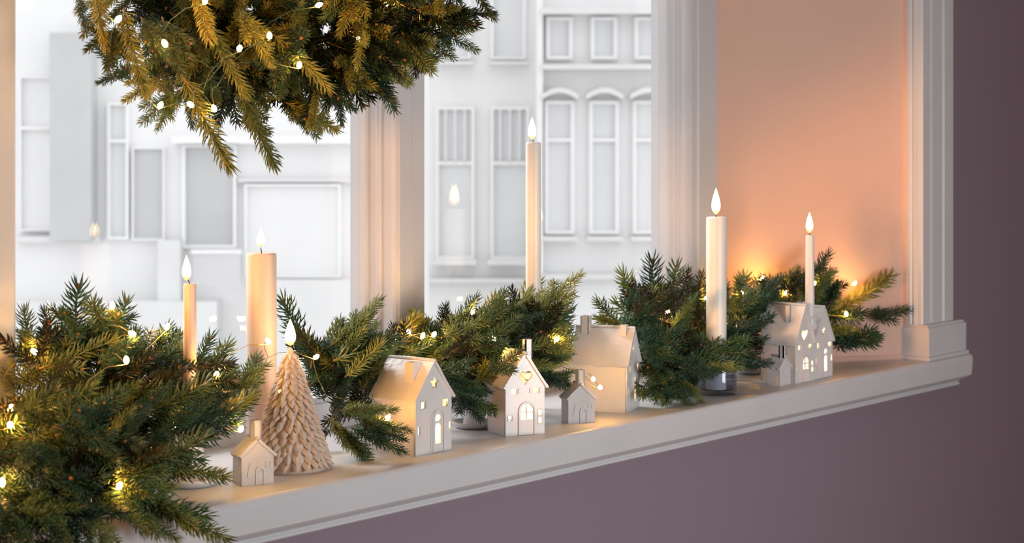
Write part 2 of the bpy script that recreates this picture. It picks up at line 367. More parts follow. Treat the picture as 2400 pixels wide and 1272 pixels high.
# ------------------------------------------------------------------ flames, candles
def flame(par, loc, h, r, lean=0):
    prof = [(.10, 0), (.55, .07), (.86, .18), (1, .30), (.93, .45), (.72, .62), (.45, .78), (.2, .91), (.02, 1)]
    o = lathe('flame', [(a*r, b*h) for a, b in prof], M['flame'], par, 16, loc=loc)
    return o
def wick(par, loc, h, lean=.3):
    p = Vector(loc); pts = [p+Vector((-lean*h*t*t*.6, 0, h*t)) for t in (0, .3, .6, .85, 1)]
    return tube('wick', pts, [.0009, .0009, .0008, .0008, .0006], M['wick'], par, 6)
def candle(px, pyt, Y, dia, z0, label, wax, fh, fr, name='taper_candle', taper=1.0, wl=.3, gap=.6):
    top = at(px, pyt, Y); o = thing(name, (top.x, top.y, z0), label, 'candle')
    H = top.z-z0; r = dia/2
    prof = [(r*.98, 0), (r, .002)]+[(r*(1+(taper-1)*t), H*t) for t in (.25, .5, .75)]+[(r*taper, H-.004), (r*taper*.97, H-.0015), (r*taper*.88, H), (r*taper*.7, H-.001), (r*taper*.3, H-.002), (.0008, H-.002)]
    lathe('wax_body', prof, wax, o, 40, wob=.006)
    wh = .011; wick(o, (0, 0, H-.003), wh, wl)
    flame(o, (-wl*wh*.6, 0, H+wh*gap-.002), fh, fr)
    return o
candle(445, 664, 2.155, .0190, .131, 'thin blush taper candle burning among fir at left', M['wax_blush'], .037, .0065, wl=1.0)
candle(613, 592, 2.225, .0470, .0015, 'thick blush pillar candle behind the tree-shaped candle', M['wax_blush'], .030, .0065, 'pillar_candle', gap=1.0)
candle(1250, 333, 2.25, .0285, .0015, 'tall ivory candle standing before the centre of right pane', M['wax_ivory'], .042, .0075, 'dinner_candle', wl=.6)
gpos = atd(1680, 900, 3.945)
candle(1679, 508, gpos.y, .0400, .0105, 'thick ivory candle standing in the blue-grey glass holder', M['wax_ivory'], .052, .0088, 'pillar_candle', wl=.2)
candle(1898, 551, 2.066, .0200, .1125, 'slim white taper rising from the double-gabled pair of houses', M['wax_white'], .043, .0075, taper=.86, wl=.2)

# holder of the left taper, glass cup, low dishes
c = at(445, 900, 2.155)
h = thing('candle_holder', (c.x, c.y, 0), 'white ceramic holder half hidden by fir below the left taper', 'candle holder')
lathe('saucer', [(.030, 0), (.038, .001), (.041, .005), (.043, .012), (.041, .0125), (.037, .007), (.01, .005)], M['ceramic'], h, 48)
lathe('cup', [(.024, .004), (.025, .01), (.020, .05), (.017, .09), (.018, .12), (.016, .132), (.0115, .133), (.0108, .12)], M['ceramic'], h, 40)
g = thing('glass_candle_cup', (gpos.x, gpos.y, 0), 'round blue-grey glass cup at the sill front under the ivory candle', 'candle holder')
lathe('glass_wall', [(.030, 0), (.0385, .001), (.0395, .004), (.0390, .03), (.0385, .07), (.0380, .1), (.0365, .101), (.0355, .099), (.0358, .07), (.0362, .03), (.0360, .012), (.033, .0095), (.002, .009)], M['cup'], g, 56)
p = atd(1112, 1010, 3.50)
t_ = thing('saucer', (p.x, p.y, 0), 'low white saucer half hidden behind the fir left of the heart house', 'dish')
lathe('plate', [(.028, 0), (.033, .001), (.041, .009), (.042, .011), (.040, .011), (.032, .004), (.002, .003)], M['ceramic'], t_, 48)
lathe('candle_socket', [(.018, .003), (.020, .006), (.019, .03), (.017, .031), (.015, .03), (.014, .01)], M['ceramic'], t_, 40)
p = atd(1757, 878, 4.29)
t_ = thing('saucer', (p.x, p.y, 0), 'low white saucer under the fir between glass cup and right houses', 'dish')
lathe('plate', [(.022, 0), (.026, .001), (.032, .007), (.033, .009), (.031, .009), (.025, .004), (.002, .003)], M['ceramic'], t_, 48)
lathe('candle_socket', [(.016, .003), (.018, .006), (.017, .026), (.015, .027), (.013, .026), (.012, .01)], M['ceramic'], t_, 40)

# tree-shaped candle
def tree_candle():
    o = thing('tree_candle', (2.220, 2.137, 0), 'pinkish tree-shaped wax candle with scaly branches beside the tiny left house', 'candle')
    H, R = .186, .057
    lathe('wax_body', [(R*.98, 0), (R, .003), (R*.97, .02), (R*.62, .08), (R*.32, .14), (R*.08, H-.004), (.001, H)], M['wax_pink'], o, 48)
    v = []; f = []; rows = 21
    for j in range(rows):
        t = j/(rows-1); z = .020+(H-.030)*t**.92; rr = R*(1-z/H)**.9*1.0+.002
        n = max(6, int(round(25*(1-t)+7*t))); sw = 2*math.pi*rr/n*1.18; sh = (.0150*(1-t)+.0085*t)*rnd.uniform(.85, 1.15)
        for i in range(n):
            a = 2*math.pi*(i+.5*(j % 2))/n+j*1.9+rnd.uniform(-.07, .07); ca, sa = math.cos(a), math.sin(a)
            zj = z+rnd.uniform(-.0012, .0012)
            def P(s, out, dz): return (ca*(rr+out)-sa*s, sa*(rr+out)+ca*s, zj+dz)
            b = len(v); slope = R/H*1.25
            out = .0045+.003*(1-t)
            v += [P(0, -.003, .35*sh), P(-sw*.42, -.001+slope*.3*sh, -.15*sh), P(sw*.42, -.001+slope*.3*sh, -.15*sh),
                  P(0, out*.75, -.10*sh), P(-sw*.30, out*.5+slope*.6*sh, -.60*sh), P(sw*.30, out*.5+slope*.6*sh, -.60*sh), P(0, out+slope*sh+rnd.uniform(0, .0012), -.98*sh+rnd.uniform(-.001, .001)),
                  P(0, -.004, -.75*sh)]
            f += [(b, b+1, b+3), (b, b+3, b+2), (b+1, b+4, b+3), (b+3, b+5, b+2), (b+4, b+6, b+3), (b+3, b+6, b+5), (b+1, b+7, b+4), (b+4, b+7, b+6), (b+6, b+7, b+5), (b+5, b+7, b+2)]
    # clip feet under the sill
    v = [(x, y, max(z, .0008)) for x, y, z in v]
    sc = me_obj('wax_branches', v, f, M['wax_pink'], o)
    wick(o, (0, 0, H-.002), .008, .2); flame(o, (0, 0, H+.002), .041, .0085)
tree_candle()

# ------------------------------------------------------------------ ceramic houses
def arch(cx, z0, w, hh, n=8):
    pts = [(cx-w/2, z0), (cx+w/2, z0), (cx+w/2, z0+hh-w/2)]
    pts += [(cx+w/2*math.cos(math.pi*i/n), z0+hh-w/2+w/2*math.sin(math.pi*i/n)) for i in range(1, n)]
    return pts+[(cx-w/2, z0+hh-w/2)]
def rect(cx, cz, w, hh): return [(cx-w/2, cz-hh/2), (cx+w/2, cz-hh/2), (cx+w/2, cz+hh/2), (cx-w/2, cz+hh/2)]
def star(cx, cz, r): return [(cx+(r if i % 2 == 0 else r*.45)*math.sin(math.pi*i/5), cz+(r if i % 2 == 0 else r*.45)*math.cos(math.pi*i/5)) for i in range(10)]
def heart(cx, cz, r):
    p = []
    for i in range(20):
        t = 2*math.pi*i/20; x = 16*math.sin(t)**3; z = 13*math.cos(t)-5*math.cos(2*t)-2*math.cos(3*t)-math.cos(4*t); p.append((cx+x/16*r, cz+z/16*r))
    return p
def arch_quads(cx, z0, w, hh, g):
    """arched four-pane opening"""
    zr = z0+hh-w/2; q = []; m = g/2; zc = z0+hh*.48
    q.append([(cx-w/2, z0), (cx-m, z0), (cx-m, zc-m), (cx-w/2, zc-m)]); q.append([(cx+m, z0), (cx+w/2, z0), (cx+w/2, zc-m), (cx+m, zc-m)])
    for s in (-1, 1):
        p = [(cx+s*m, zc+m), (cx+s*w/2, zc+m)]
        for i in range(0, 7):
            a = i/6*(math.pi/2-.12); p.append((cx+s*w/2*math.cos(a), max(zc+m+.0006, zr+w/2*math.sin(a))))
        p.append((cx+s*m, z0+hh-.0004)); q.append(p)
    return q
def ceramic_house(loc, rz, w, d, he, ha, label, holes, side_holes, chim, feats=(), th=.004, over=.004, group='lit ceramic houses', mm='ceramic', lamp=True, trim=None):
    o = thing('ceramic_house', loc, label, 'house', rz, group); m = M[mm]
    W = w/2; slope = math.atan2(ha-he, W)
    base = .0
    panel('front_wall', [(-W, base), (W, base), (W, he), (0, ha-.002), (-W, he)], holes, th, m, o)
    b = panel('back_wall', [(-W, base), (W, base), (W, he), (0, ha-.002), (-W, he)], [], th, m, o); b.location = (0, d-th, 0)
    for s in (-1, 1):
        sd = panel('side_wall', [(0, base), (d-2*th, base), (d-2*th, he), (0, he)], side_holes if s == -1 else [], th, m, o)
        if s == -1: sd.rotation_euler = (0, 0, math.pi/2); sd.location = (-W+th, th, 0)
        else: sd.rotation_euler = (0, 0, math.pi/2); sd.location = (W, th, 0)
    # roof slabs
    rt = .0042
    sl = math.hypot(W, ha-he)
    for s in (-1, 1):
        bm = bmesh.new(); nx, ny = 7, 8; L = sl+over
        ux, uz = s*math.cos(slope), -math.sin(slope); px_, pz_ = s*math.sin(slope), math.cos(slope)
        gt = []; gb = []
        for i in range(nx+1):
            rt_, rb_ = [], []
            for j in range(ny+1):
                u = L*i/nx; y = -over*.8+(d+over*1.6)*j/ny
                sag = .0004*math.sin(j*1.1+i*.9+s)
                edge = .0012*math.sin(j*2.3+s) if i == nx else 0
                uu = u+edge
                rt_.append(bm.verts.new((ux*uu+px_*(rt+sag), y, ha+uz*uu+pz_*(rt+sag)-.002)))
                rb_.append(bm.verts.new((ux*uu, y, ha+uz*uu-.002)))
            gt.append(rt_); gb.append(rb_)
        for i in range(nx):
            for j in range(ny):
                bm.faces.new((gt[i][j], gt[i+1][j], gt[i+1][j+1], gt[i][j+1])); bm.faces.new((gb[i][j], gb[i][j+1], gb[i+1][j+1], gb[i+1][j]))
        for i in range(nx):
            bm.faces.new((gt[i][0], gb[i][0], gb[i+1][0], gt[i+1][0])); bm.faces.new((gt[i][ny], gt[i+1][ny], gb[i+1][ny], gb[i][ny]))
        for j in range(ny):
            bm.faces.new((gt[0][j], gt[0][j+1], gb[0][j+1], gb[0][j])); bm.faces.new((gt[nx][j], gb[nx][j], gb[nx][j+1], gt[nx][j+1]))
        ro = bm_obj('roof', bm, m, o, smooth=False)
    tube('ridge', [(0, -over*.8, ha+rt*.6), (0, d*.5, ha+rt*.75), (0, d+over*.8, ha+rt*.6)], .0028, m, o, 8)
    for (cx, cy, cw, cd, ct) in chim:
        zb = ha-abs(cx)*math.tan(slope)-.006-cw/2*math.tan(slope)
        bm = bmesh.new()
        t2 = .0025
        box(bm, cx-cw/2, cx+cw/2, cy, cy+t2, zb, ct); box(bm, cx-cw/2, cx+cw/2, cy+cd-t2, cy+cd, zb, ct)
        box(bm, cx-cw/2, cx-cw/2+t2, cy, cy+cd, zb, ct); box(bm, cx+cw/2-t2, cx+cw/2, cy, cy+cd, zb, ct); box(bm, cx-cw/2+.001, cx+cw/2-.001, cy+.001, cy+cd-.001, zb, ct-.006)
        bm_obj('chimney', bm, m, o)
    for nm, outer, hl, y, t in feats:
        f_ = panel(nm, outer, hl, t, m, o, bev=.0003); f_.location = (0, y, 0)
    if lamp:
        lathe('lamp', [(.002, 0), (.007, .003), (.008, .010), (.006, .017), (.001, .021)], M['lamp'], o, 12, loc=(0, d*.55, .022))
        box_obj('lamp_base', (-.013, .013, d*.55-.013, d*.55+.013, .0008, .023), M['bisque'], o, bev=.002)
    return o
def frame_of(cx, cz, w, hh, t=.0022): return ('window_trim', rect(cx, cz, w+2*t, hh+2*t), [rect(cx, cz, w, hh)], -.0008, .0012)
def shutters(cx, cz, w, hh):
    return [('shutter', rect(cx+s*(w*.5+.0042), cz, .0048, hh*1.05), [], -.0014, .002) for s in (-1, 1)]
def arch_trim(cx, z0, w, hh, t=.0035): return ('door_trim', arch(cx, .0005, w+2*t, hh+z0+t), [arch(cx, .0009, w, hh+z0-.0009)], -.0022, .003)

# star house: front face, arched doorway on the left part
def star_house(loc, rz, w, d, he, ha, label, chim):
    k = w/.09
    dx = .013*k
    holes = [star(.002, he+.022*k, .0118*k), rect(-.026*k, he-.011, .012*k, .011), rect(.028*k, he-.012, .013*k, .012),
             rect(-.036*k, .039, .006*k, .012), rect(.039*k, .040, .006*k, .013), arch(dx-.002, .050, .013*k, .011), arch(dx-.002, .014, .014*k, .033)]
    feats = [arch_trim(dx-.002, .012, .024*k, .055, .003), frame_of(-.026*k, he-.011, .012*k, .011), frame_of(.028*k, he-.012, .013*k, .012)]
    dj = ('door_jamb', arch(dx-.016*k, .0006, .010*k, .062), [], -.001, .002)
    return ceramic_house(loc, rz, w, d, he, ha, label, holes, [], chim, feats+[dj])
def heart_house(loc, rz, w, d, he, ha, label, chim):
    k = w/.072
    holes = [heart(0, he+.015, .0130*k), rect(-.020*k, he-.009, .010*k, .009), rect(.019*k, he-.009, .010*k, .009), rect(-.0275*k, .030, .007*k, .007)]
    holes += arch_quads(.003, .026, .022*k, .026, .0022) + [rect(.027*k, .024, .0055*k, .010), rect(.027*k, .037, .0055*k, .009)]
    feats = [arch_trim(.003, .026, .026*k, .028, .003), frame_of(.027*k, .0305, .0055*k, .024, .0015), frame_of(-.0275*k, .030, .007*k, .007, .0015)] + shutters(-.020*k, he-.009, .010*k, .009)[1:] + shutters(.019*k, he-.009, .010*k, .009)
    return ceramic_house(loc, rz, w, d, he, ha, label, holes, [], chim, feats)
star_house((2.472, 2.062, 0), 0, .090, .092, .090, .146, 'large lit ceramic house with star window beside the tree-shaped candle', [(-.019, .018, .021, .017, .146)])
C0 = atd(1231, 1020, 3.408)
heart_house((C0.x, C0.y, 0), math.radians(-27), .074, .075, .084, .137, 'lit ceramic house with heart window facing the room between fir clumps', [(.012, .010, .014, .013, .161)])
fl = atd(1470, 968, 3.676)
rzD = math.radians(20); wD = .094
dc = Vector((math.cos(rzD), math.sin(rzD)))*wD/2
star_house((fl.x+dc.x, fl.y+dc.y, 0), rzD, wD, .107, .089, .150, 'large ceramic house seen from its long side behind a tiny house', [(-.002, .083, .020, .016, .173), (-.006, .010, .016, .012, .158)])
heart_house((3.646, 2.045, 0), 0, .079, .082, .082, .157, 'lit ceramic house with heart window, left of right-hand pair', [(-.012, .022, .018, .014, .158)])
GH = star_house((3.734, 2.050, 0), 0, .078, .080, .080, .147, 'lit ceramic house with star window, right of right-hand pair', [(-.004, .045, .014, .014, .158)])
lathe('candle_socket', [(.0128, 0), (.013, .002), (.013, .026), (.012, .028), (.0108, .028), (.0104, .010), (.002, .008)], M['ceramic'], GH, 28, loc=(at(1898, 551, 2.066).x-3.734, .016, .104))
def tiny_house(loc, rz, label, s=1.0):
    w, d, he, ha = .050*s, .036*s, .044*s, .066*s
    relief = [('door', arch(.004*s, .0005, .015*s, .028*s), [arch(.004*s, .0009, .009*s, .023*s)], -.0014, .002),
              ('tree_relief', [(-.017*s, .012*s), (-.007*s, .012*s), (-.012*s, .034*s)], [], -.0010, .0015),
              ('window_trim', rect(.016*s, .030*s, .008*s, .009*s), [rect(.016*s, .030*s, .005*s, .006*s)], -.0010, .0015)]
    return ceramic_house(loc, rz, w, d, he, ha, label, [], [], [(0, .001, .013*s, .013*s, .094*s)], relief, th=.003, over=.0022, group='tiny unlit ceramic houses', mm='bisque', lamp=False)
A0 = atd(604, 1137, 2.92); tiny_house((A0.x, A0.y, 0), math.radians(-24), 'tiny white ceramic house in front of the tree-shaped candle', 1.0)
E0 = atd(1363, 991, 3.55); tiny_house((E0.x, E0.y, 0), math.radians(-34), 'tiny white ceramic house before the large side-on house', 1.0)
tiny_house((3.574, 2.050, 0), 0, 'tiny white ceramic house at the left foot of the right-hand pair', .86)

# ------------------------------------------------------------------ fir sprigs
def twig(v, f, fm, pts, r0, nl, pitch, ring, ang, seedr, thick=.00115, flat=.65):
    """needled twig along pts"""
    n = len(pts); tv, tf = tube_geo(pts, [r0*(1-.65*i/(n-1)) for i in range(n)], 5)
    b = len(v); v += tv; f += [tuple(b+i for i in q) for q in tf]; fm += [1]*len(tf)
    # cumulative length
    cum = [0]
    for i in range(1, n): cum.append(cum[-1]+(pts[i]-pts[i-1]).length)
    L = cum[-1]; s = .006; k = 0
    side = (pts[-1]-pts[0]).normalized().orthogonal()
    while s < L:
        i = max(j for j in range(n-1) if cum[j] <= s); t = (s-cum[i])/(cum[i+1]-cum[i])
        p = pts[i].lerp(pts[i+1], t); d = (pts[i+1]-pts[i]).normalized()
        z = Vector((0, 0, 1)); a = (z-d*z.dot(d)).normalized() if abs(d.z) < .95 else side; bb = d.cross(a)
        fr = s/L
        for q in range(ring):
            th = 2*math.pi*(q+.5*(k % 2))/ring+seedr.uniform(-.3, .3)
            rad = (a*math.sin(th)*flat+bb*math.cos(th))
            if rad.length < .01: continue
            rad.normalize(); an = ang*(1-.28*fr**4)+seedr.uniform(-.16, .16)
            if fr > .95: an *= .65
            ln = nl*seedr.uniform(.8, 1.12)*(1 if fr < .9 else .9)
            nd = (d*math.cos(an)+rad*math.sin(an)).normalized()
            curv = d*.12*ln; e1 = nd.orthogonal().normalized(); e2 = nd.cross(e1)
            p0 = p; p1 = p+nd*ln*.72; p2 = p+nd*ln+curv
            b = len(v)
            for pp, rr in ((p0, thick*.75), (p1, thick)):
                for w_ in range(3):
                    aa = 2*math.pi*w_/3; v.append(pp+(e1*math.cos(aa)+e2*math.sin(aa))*rr)
            v.append(p2)
            for w_ in range(3):
                x = (w_+1) % 3; f.append((b+w_, b+x, b+3+x, b+3+w_)); f.append((b+3+w_, b+3+x, b+6)); fm += [0, 0]
        s += pitch*seedr.uniform(.85, 1.15); k += 1
    # bud
    b = len(v); d = (pts[-1]-pts[-2]).normalized(); e1 = d.orthogonal(); e2 = d.cross(e1); p = pts[-1]
    for pp, rr in ((p-d*.002, .0014), (p+d*.001, .0021)):
        for w_ in range(5):
            aa = 2*math.pi*w_/5; v.append(pp+(e1*math.cos(aa)+e2*math.sin(aa))*rr)
    v.append(p+d*.0045)
    for w_ in range(5):
        x = (w_+1) % 5; f.append((b+w_, b+x, b+5+x, b+5+w_)); f.append((b+5+w_, b+5+x, b+10)); fm += [2, 2]
def curve(p, d, L, bend, n=6):
    pts = [p.copy()]; d = d.normalized()
    for i in range(n):
        d = (d+bend/n).normalized(); pts.append(pts[-1]+d*L/n)
    return pts
def sprig_mesh(name, seed, L, sides, nl, pitch, ring, ang, needle, side_len=.5):
    r = random.Random(seed); v = []; f = []; fm = []
    b = Vector((0, r.uniform(-.25, .25), r.uniform(-.05, .25)))
    main = curve(Vector((0, 0, 0)), Vector((1, -b.y*.5, -b.z*.5)), L, b, 7)
    twig(v, f, fm, main, .0017, nl, pitch, ring, ang, r)
    for i in range(sides):
        fr = .22+.5*(i//2)/max(1, (sides+1)//2); s = 1 if i % 2 == 0 else -1
        k = int(fr*7); p = main[k]; sd = Vector((.72, s*.75, r.uniform(-.25, .35)))
        twig(v, f, fm, curve(p, sd, L*side_len*(1.15-fr)*r.uniform(.85, 1.15), Vector((.35, 0, .05)), 5), .0013, nl*.95, pitch, ring, ang, r)
    q_ = main[-1].rotation_difference(Vector((1, 0, 0))); v = [q_ @ p for p in v]   # the tip lies on +X
    me = bpy.data.meshes.new(name); me.from_pydata([tuple(q) for q in v], [], f)
    for x in (needle, M['bark'], M['bud']): me.materials.append(x)
    me.polygons.foreach_set('material_index', fm); me.polygons.foreach_set('use_smooth', [True]*len(me.polygons))
    return me
NV, NW = M['needle'], M['needle_w']
KIND = {
 's': [(sprig_mesh('sprig', 11+i, .095, 0, .0225, .0048, 6, 1.08, NV), .105) for i in range(3)],
 'b': [(sprig_mesh('sprig', 21+i, .115, 2, .0225, .0050, 6, 1.08, NV), .125) for i in range(3)],
 'f': [(sprig_mesh('sprig', 31+i, .145, 4, .0215, .0052, 6, 1.05, NV), .155) for i in range(3)],
 'y': [(sprig_mesh('sprig', 61+i, .120, 0, .0210, .0044, 6, .95, M['needle_y']), .13) for i in range(3)],
 'w': [(sprig_mesh('sprig', 41+i, .120, 0, .0200, .0042, 6, .95, NW), .13) for i in range(3)],
 'v': [(sprig_mesh('sprig', 51+i, .120, 3, .0195, .0046, 6, .95, NW, .55), .13) for i in range(3)],
}
def xf(base, tip, roll, me_L, smin=.6, smax=1.5):
    d = tip-base; L = d.length; s = max(smin, min(smax, L/me_L)); d.normalize()
    x = d; z = Vector((0, 0, 1)); z = (z-x*z.dot(x))
    z = z.normalized() if z.length > .05 else x.orthogonal().normalized()
    y = z.cross(x); R = Matrix((x, y, z)).transposed().to_4x4() @ Matrix.Rotation(roll, 4, 'X')
    return Matrix.Translation(base) @ R @ Matrix.Diagonal((s, s, s, 1))
def put(par, mtx, kind, r):
    me, _ = r.choice(KIND[kind]); o = bpy.data.objects.new('sprig', me); COL.objects.link(o); o.parent = par
    o.matrix_local = Matrix.Translation(-par.location) @ mtx; return o
def clear(p):   # pull a point in front of the slanting reveal
    n = Vector((-.273, -.368, 0)).normalized(); q = (p-Vector((3.79, 2.352, 0))).dot(n)
    if p.x > 3.6 and q < .025: p = p+n*(.025-q)
    return p
def place(par, bx, by, tx, ty, Yb, Yt, kind, r, roll=None):
    a = clear(at(bx, by, Yb)); b = clear(at(tx, ty, Yt)); me, L = KIND[kind][0]
    return put(par, xf(a, b, roll if roll is not None else r.uniform(-.5, .5), L), kind, r)

gar = thing('fir_garland', (2.9, 2.25, 0), 'long green fir garland lying along the window sill behind the little houses', 'garland')
R = random.Random(3)
# hand placed: base px, tip px, depth of base and tip, kind
G = [ # left heap
 (190,900,183,650,2.25,2.24,'b'),(235,880,300,690,2.24,2.22,'b'),(150,880,100,720,2.27,2.28,'f'),(90,900,55,715,2.27,2.28,'b'),(270,870,262,715,2.2,2.2,'y'),
 (320,900,400,760,2.2,2.22,'b'),(350,880,430,775,2.24,2.26,'f'),(240,930,330,770,2.2,2.18,'b'),(80,980,60,780,2.24,2.22,'f'),(170,960,120,790,2.2,2.22,'f'),
 (400,960,500,780,2.2,2.2,'f'),(440,940,540,800,2.18,2.2,'b'),(480,960,630,850,2.17,2.15,'f'),(520,940,610,830,2.19,2.2,'b'),(420,1000,520,880,2.12,2.12,'f'),
 (350,1010,560,960,2.08,2.07,'f'),(430,1010,600,930,2.12,2.1,'b'),(360,1080,540,1120,2.06,2.03,'y'),(300,1040,480,1080,2.05,2.03,'f'),
 (100,1050,220,960,2.12,2.08,'f'),(40,1040,180,990,2.12,2.06,'f'),(200,1000,330,890,2.14,2.1,'f'),(250,1020,400,900,2.1,2.06,'f'),(140,1000,240,870,2.16,2.12,'f'),
 (300,1150,500,1215,2.0,1.96,'b'),(270,1180,420,1265,1.98,1.94,'f'),(330,1160,540,1268,1.98,1.93,'f'),(200,1160,370,1230,2.0,1.95,'f'),(150,1150,180,1300,2.0,1.94,'f'),
 (60,1150,60,1290,2.0,1.94,'f'),(250,1120,400,1130,2.03,2.0,'f'),(90,1110,250,1060,2.06,2.0,'f'),(20,1120,110,1020,2.05,2.02,'f'),(-20,1160,60,1060,2.04,2.0,'f'),
 (180,1130,330,1040,2.05,2.0,'f'),(120,1200,300,1200,1.98,1.94,'f'),(20,1200,150,1190,1.98,1.94,'f'),(230,1080,350,960,2.06,2.02,'f'),(-10,1090,15,970,2.08,2.06,'b'),
 (250,1090,390,1150,2.02,2.0,'f'),(200,1120,370,1185,2.0,1.97,'f'),(280,1050,410,1105,2.05,2.03,'f'),(260,1120,395,1175,1.99,1.96,'b'),(440,1010,600,925,2.1,2.09,'y'),(1660,820,1790,720,2.15,2.15,'y'),
 (20,1190,-10,1330,1.975,1.93,'f'),(80,1200,110,1330,1.975,1.93,'f'),(140,1200,190,1320,1.975,1.935,'f'),(200,1190,260,1290,1.975,1.94,'f'),(-30,1150,40,1250,1.985,1.95,'f'),(100,1170,150,1260,1.98,1.94,'b'),
 # between pillar and star house
 (760,860,655,690,2.24,2.26,'b'),(800,880,700,775,2.2,2.22,'f'),(760,880,860,790,2.22,2.24,'b'),(730,900,800,800,2.2,2.22,'f'),(800,920,880,830,2.2,2.2,'f'),
 (780,960,830,860,2.18,2.16,'f'),(760,940,740,820,2.2,2.2,'b'),(840,940,900,780,2.25,2.27,'b'),(800,1000,860,1070,2.12,2.10,'f'),(830,980,965,1010,2.08,2.035,'f'),
 (820,1000,950,1060,2.07,2.035,'f'),(800,960,930,960,2.08,2.045,'f'),(770,980,820,1040,2.14,2.12,'f'),(860,1000,955,1030,2.055,2.03,'b'),
 # middle
 (880,850,985,735,2.25,2.26,'y'),(920,850,1010,770,2.22,2.24,'f'),(1020,830,1045,710,2.27,2.29,'b'),(1060,820,1180,690,2.24,2.25,'y'),(1150,800,1290,625,2.24,2.26,'y'),
 (960,850,1100,740,2.22,2.24,'f'),(1050,880,1130,760,2.2,2.2,'f'),(1100,860,1230,740,2.2,2.2,'f'),(1120,900,1240,800,2.17,2.15,'f'),(1080,900,1210,830,2.16,2.13,'f'),
 (1060,920,1180,970,2.14,2.11,'f'),(1040,880,1150,920,2.15,2.12,'f'),(1070,930,1130,985,2.13,2.12,'b'),(1180,800,1330,700,2.2,2.2,'f'),(1230,860,1340,720,2.2,2.2,'f'),
 (1230,880,1345,790,2.18,2.17,'f'),(1250,900,1345,870,2.17,2.15,'f'),(1200,830,1300,690,2.24,2.25,'f'),(1260,860,1320,900,2.16,2.14,'b'),(1000,850,1060,790,2.2,2.2,'f'),
 (1140,870,1230,815,2.10,2.07,'b'),(1010,880,1090,850,2.16,2.14,'f'),
 (1250,850,1340,830,2.14,2.12,'f'),(1240,820,1335,760,2.15,2.15,'f'),(1250,880,1335,900,2.12,2.11,'b'),(1200,850,1300,860,2.15,2.14,'f'),
 (1540,900,1500,930,2.08,2.06,'b'),(1590,890,1640,935,2.06,2.04,'b'),(1520,840,1505,800,2.14,2.13,'f'),(1550,910,1620,925,2.05,2.04,'f'),(1560,860,1520,900,2.08,2.06,'f'),
 # right of the side-on house
 (1560,800,1525,590,2.27,2.28,'b'),(1530,800,1455,630,2.28,2.3,'b'),(1580,800,1585,610,2.26,2.27,'b'),(1480,790,1395,700,2.27,2.29,'b'),(1500,780,1400,745,2.25,2.27,'y'),
 (1600,780,1620,650,2.24,2.24,'b'),(1560,820,1480,740,2.2,2.2,'f'),(1620,800,1650,660,2.22,2.22,'b'),(1560,840,1620,740,2.16,2.16,'f'),(1640,850,1720,750,2.16,2.14,'f'),
 (1530,870,1640,800,2.13,2.11,'f'),(1520,880,1620,880,2.1,2.07,'f'),(1530,890,1600,935,2.09,2.05,'f'),(1550,880,1560,940,2.09,2.05,'b'),(1620,850,1760,790,2.08,2.04,'f'),
 (1640,860,1740,860,2.06,2.03,'f'),(1590,860,1690,870,2.06,2.03,'f'),(1700,830,1800,790,2.10,2.06,'f'),(1700,850,1810,850,2.08,2.04,'f'),(1690,790,1810,740,2.12,2.1,'f'),
 (1720,760,1800,680,2.18,2.18,'f'),(1700,780,1750,640,2.2,2.22,'y'),(1680,760,1705,660,2.24,2.24,'b'),(1780,740,1860,640,2.18,2.18,'f'),(1770,760,1820,690,2.16,2.16,'b'),
 (1860,720,1945,630,2.18,2.18,'f'),(1870,700,1870,630,2.2,2.2,'b'),(1900,740,1960,660,2.18,2.17,'f'),(1940,740,2055,635,2.17,2.15,'y'),(1950,800,2065,785,2.12,2.09,'f'),
 (1930,740,2020,730,2.16,2.14,'b'),(1900,780,2010,780,2.15,2.12,'f'),(1960,810,2050,770,2.11,2.09,'b'),
]
for g_ in G: place(gar, *g_[:4], g_[4], g_[5], g_[6], R)
def inpoly(x, y, P):
    c = False; j = len(P)-1
    for i in range(len(P)):
        if (P[i][1] > y) != (P[j][1] > y) and x < (P[j][0]-P[i][0])*(y-P[i][1])/(P[j][1]-P[i][1])+P[i][0]: c = not c
        j = i
    return c
# filling: polygon in the picture plane, depth range, number, mean direction
FILL = [
 ([(50,800),(170,760),(330,800),(420,830),(560,850),(590,910),(520,950),(380,1000),(50,1000)], 2.12, 2.32, 32),
 ([(-60,1010),(380,960),(400,1060),(380,1150),(330,1190),(-60,1190)], 1.97, 2.16, 38),
 ([(690,850),(760,800),(860,810),(920,820),(850,900),(840,1010),(770,1010)], 2.12, 2.27, 22),
 ([(900,850),(1000,790),(1200,730),(1310,730),(1320,880),(1230,850),(1150,900),(1070,920)], 2.13, 2.28, 34),
 ([(1440,760),(1520,680),(1650,700),(1780,730),(1780,840),(1650,860),(1600,900),(1520,900)], 2.10, 2.28, 34),
 ([(1770,720),(1860,670),(1960,680),(1990,740),(1960,790)], 2.14, 2.22, 10),
]
def ok(p):  # keep clear of the standing things
    for (x, y, rr, zt) in AVOID:
        if (p.x-x)**2+(p.y-y)**2 < rr*rr and p.z < zt: return False
    return True
SOLID = [(880,1075,850,1075,2.12),(1160,1290,835,1030,2.12),(1340,1505,770,975,2.16),(1325,1400,870,995,2.1),(1790,1970,715,905,2.12),(615,790,760,1115,2.17),(535,655,985,1140,2.1),
         (1640,1715,430,735,2.11),(415,475,570,800,2.17),(570,660,520,790,2.24),(1225,1275,260,690,2.27),(1875,1920,490,720,2.08),(1650,1730,885,935,2.12)]
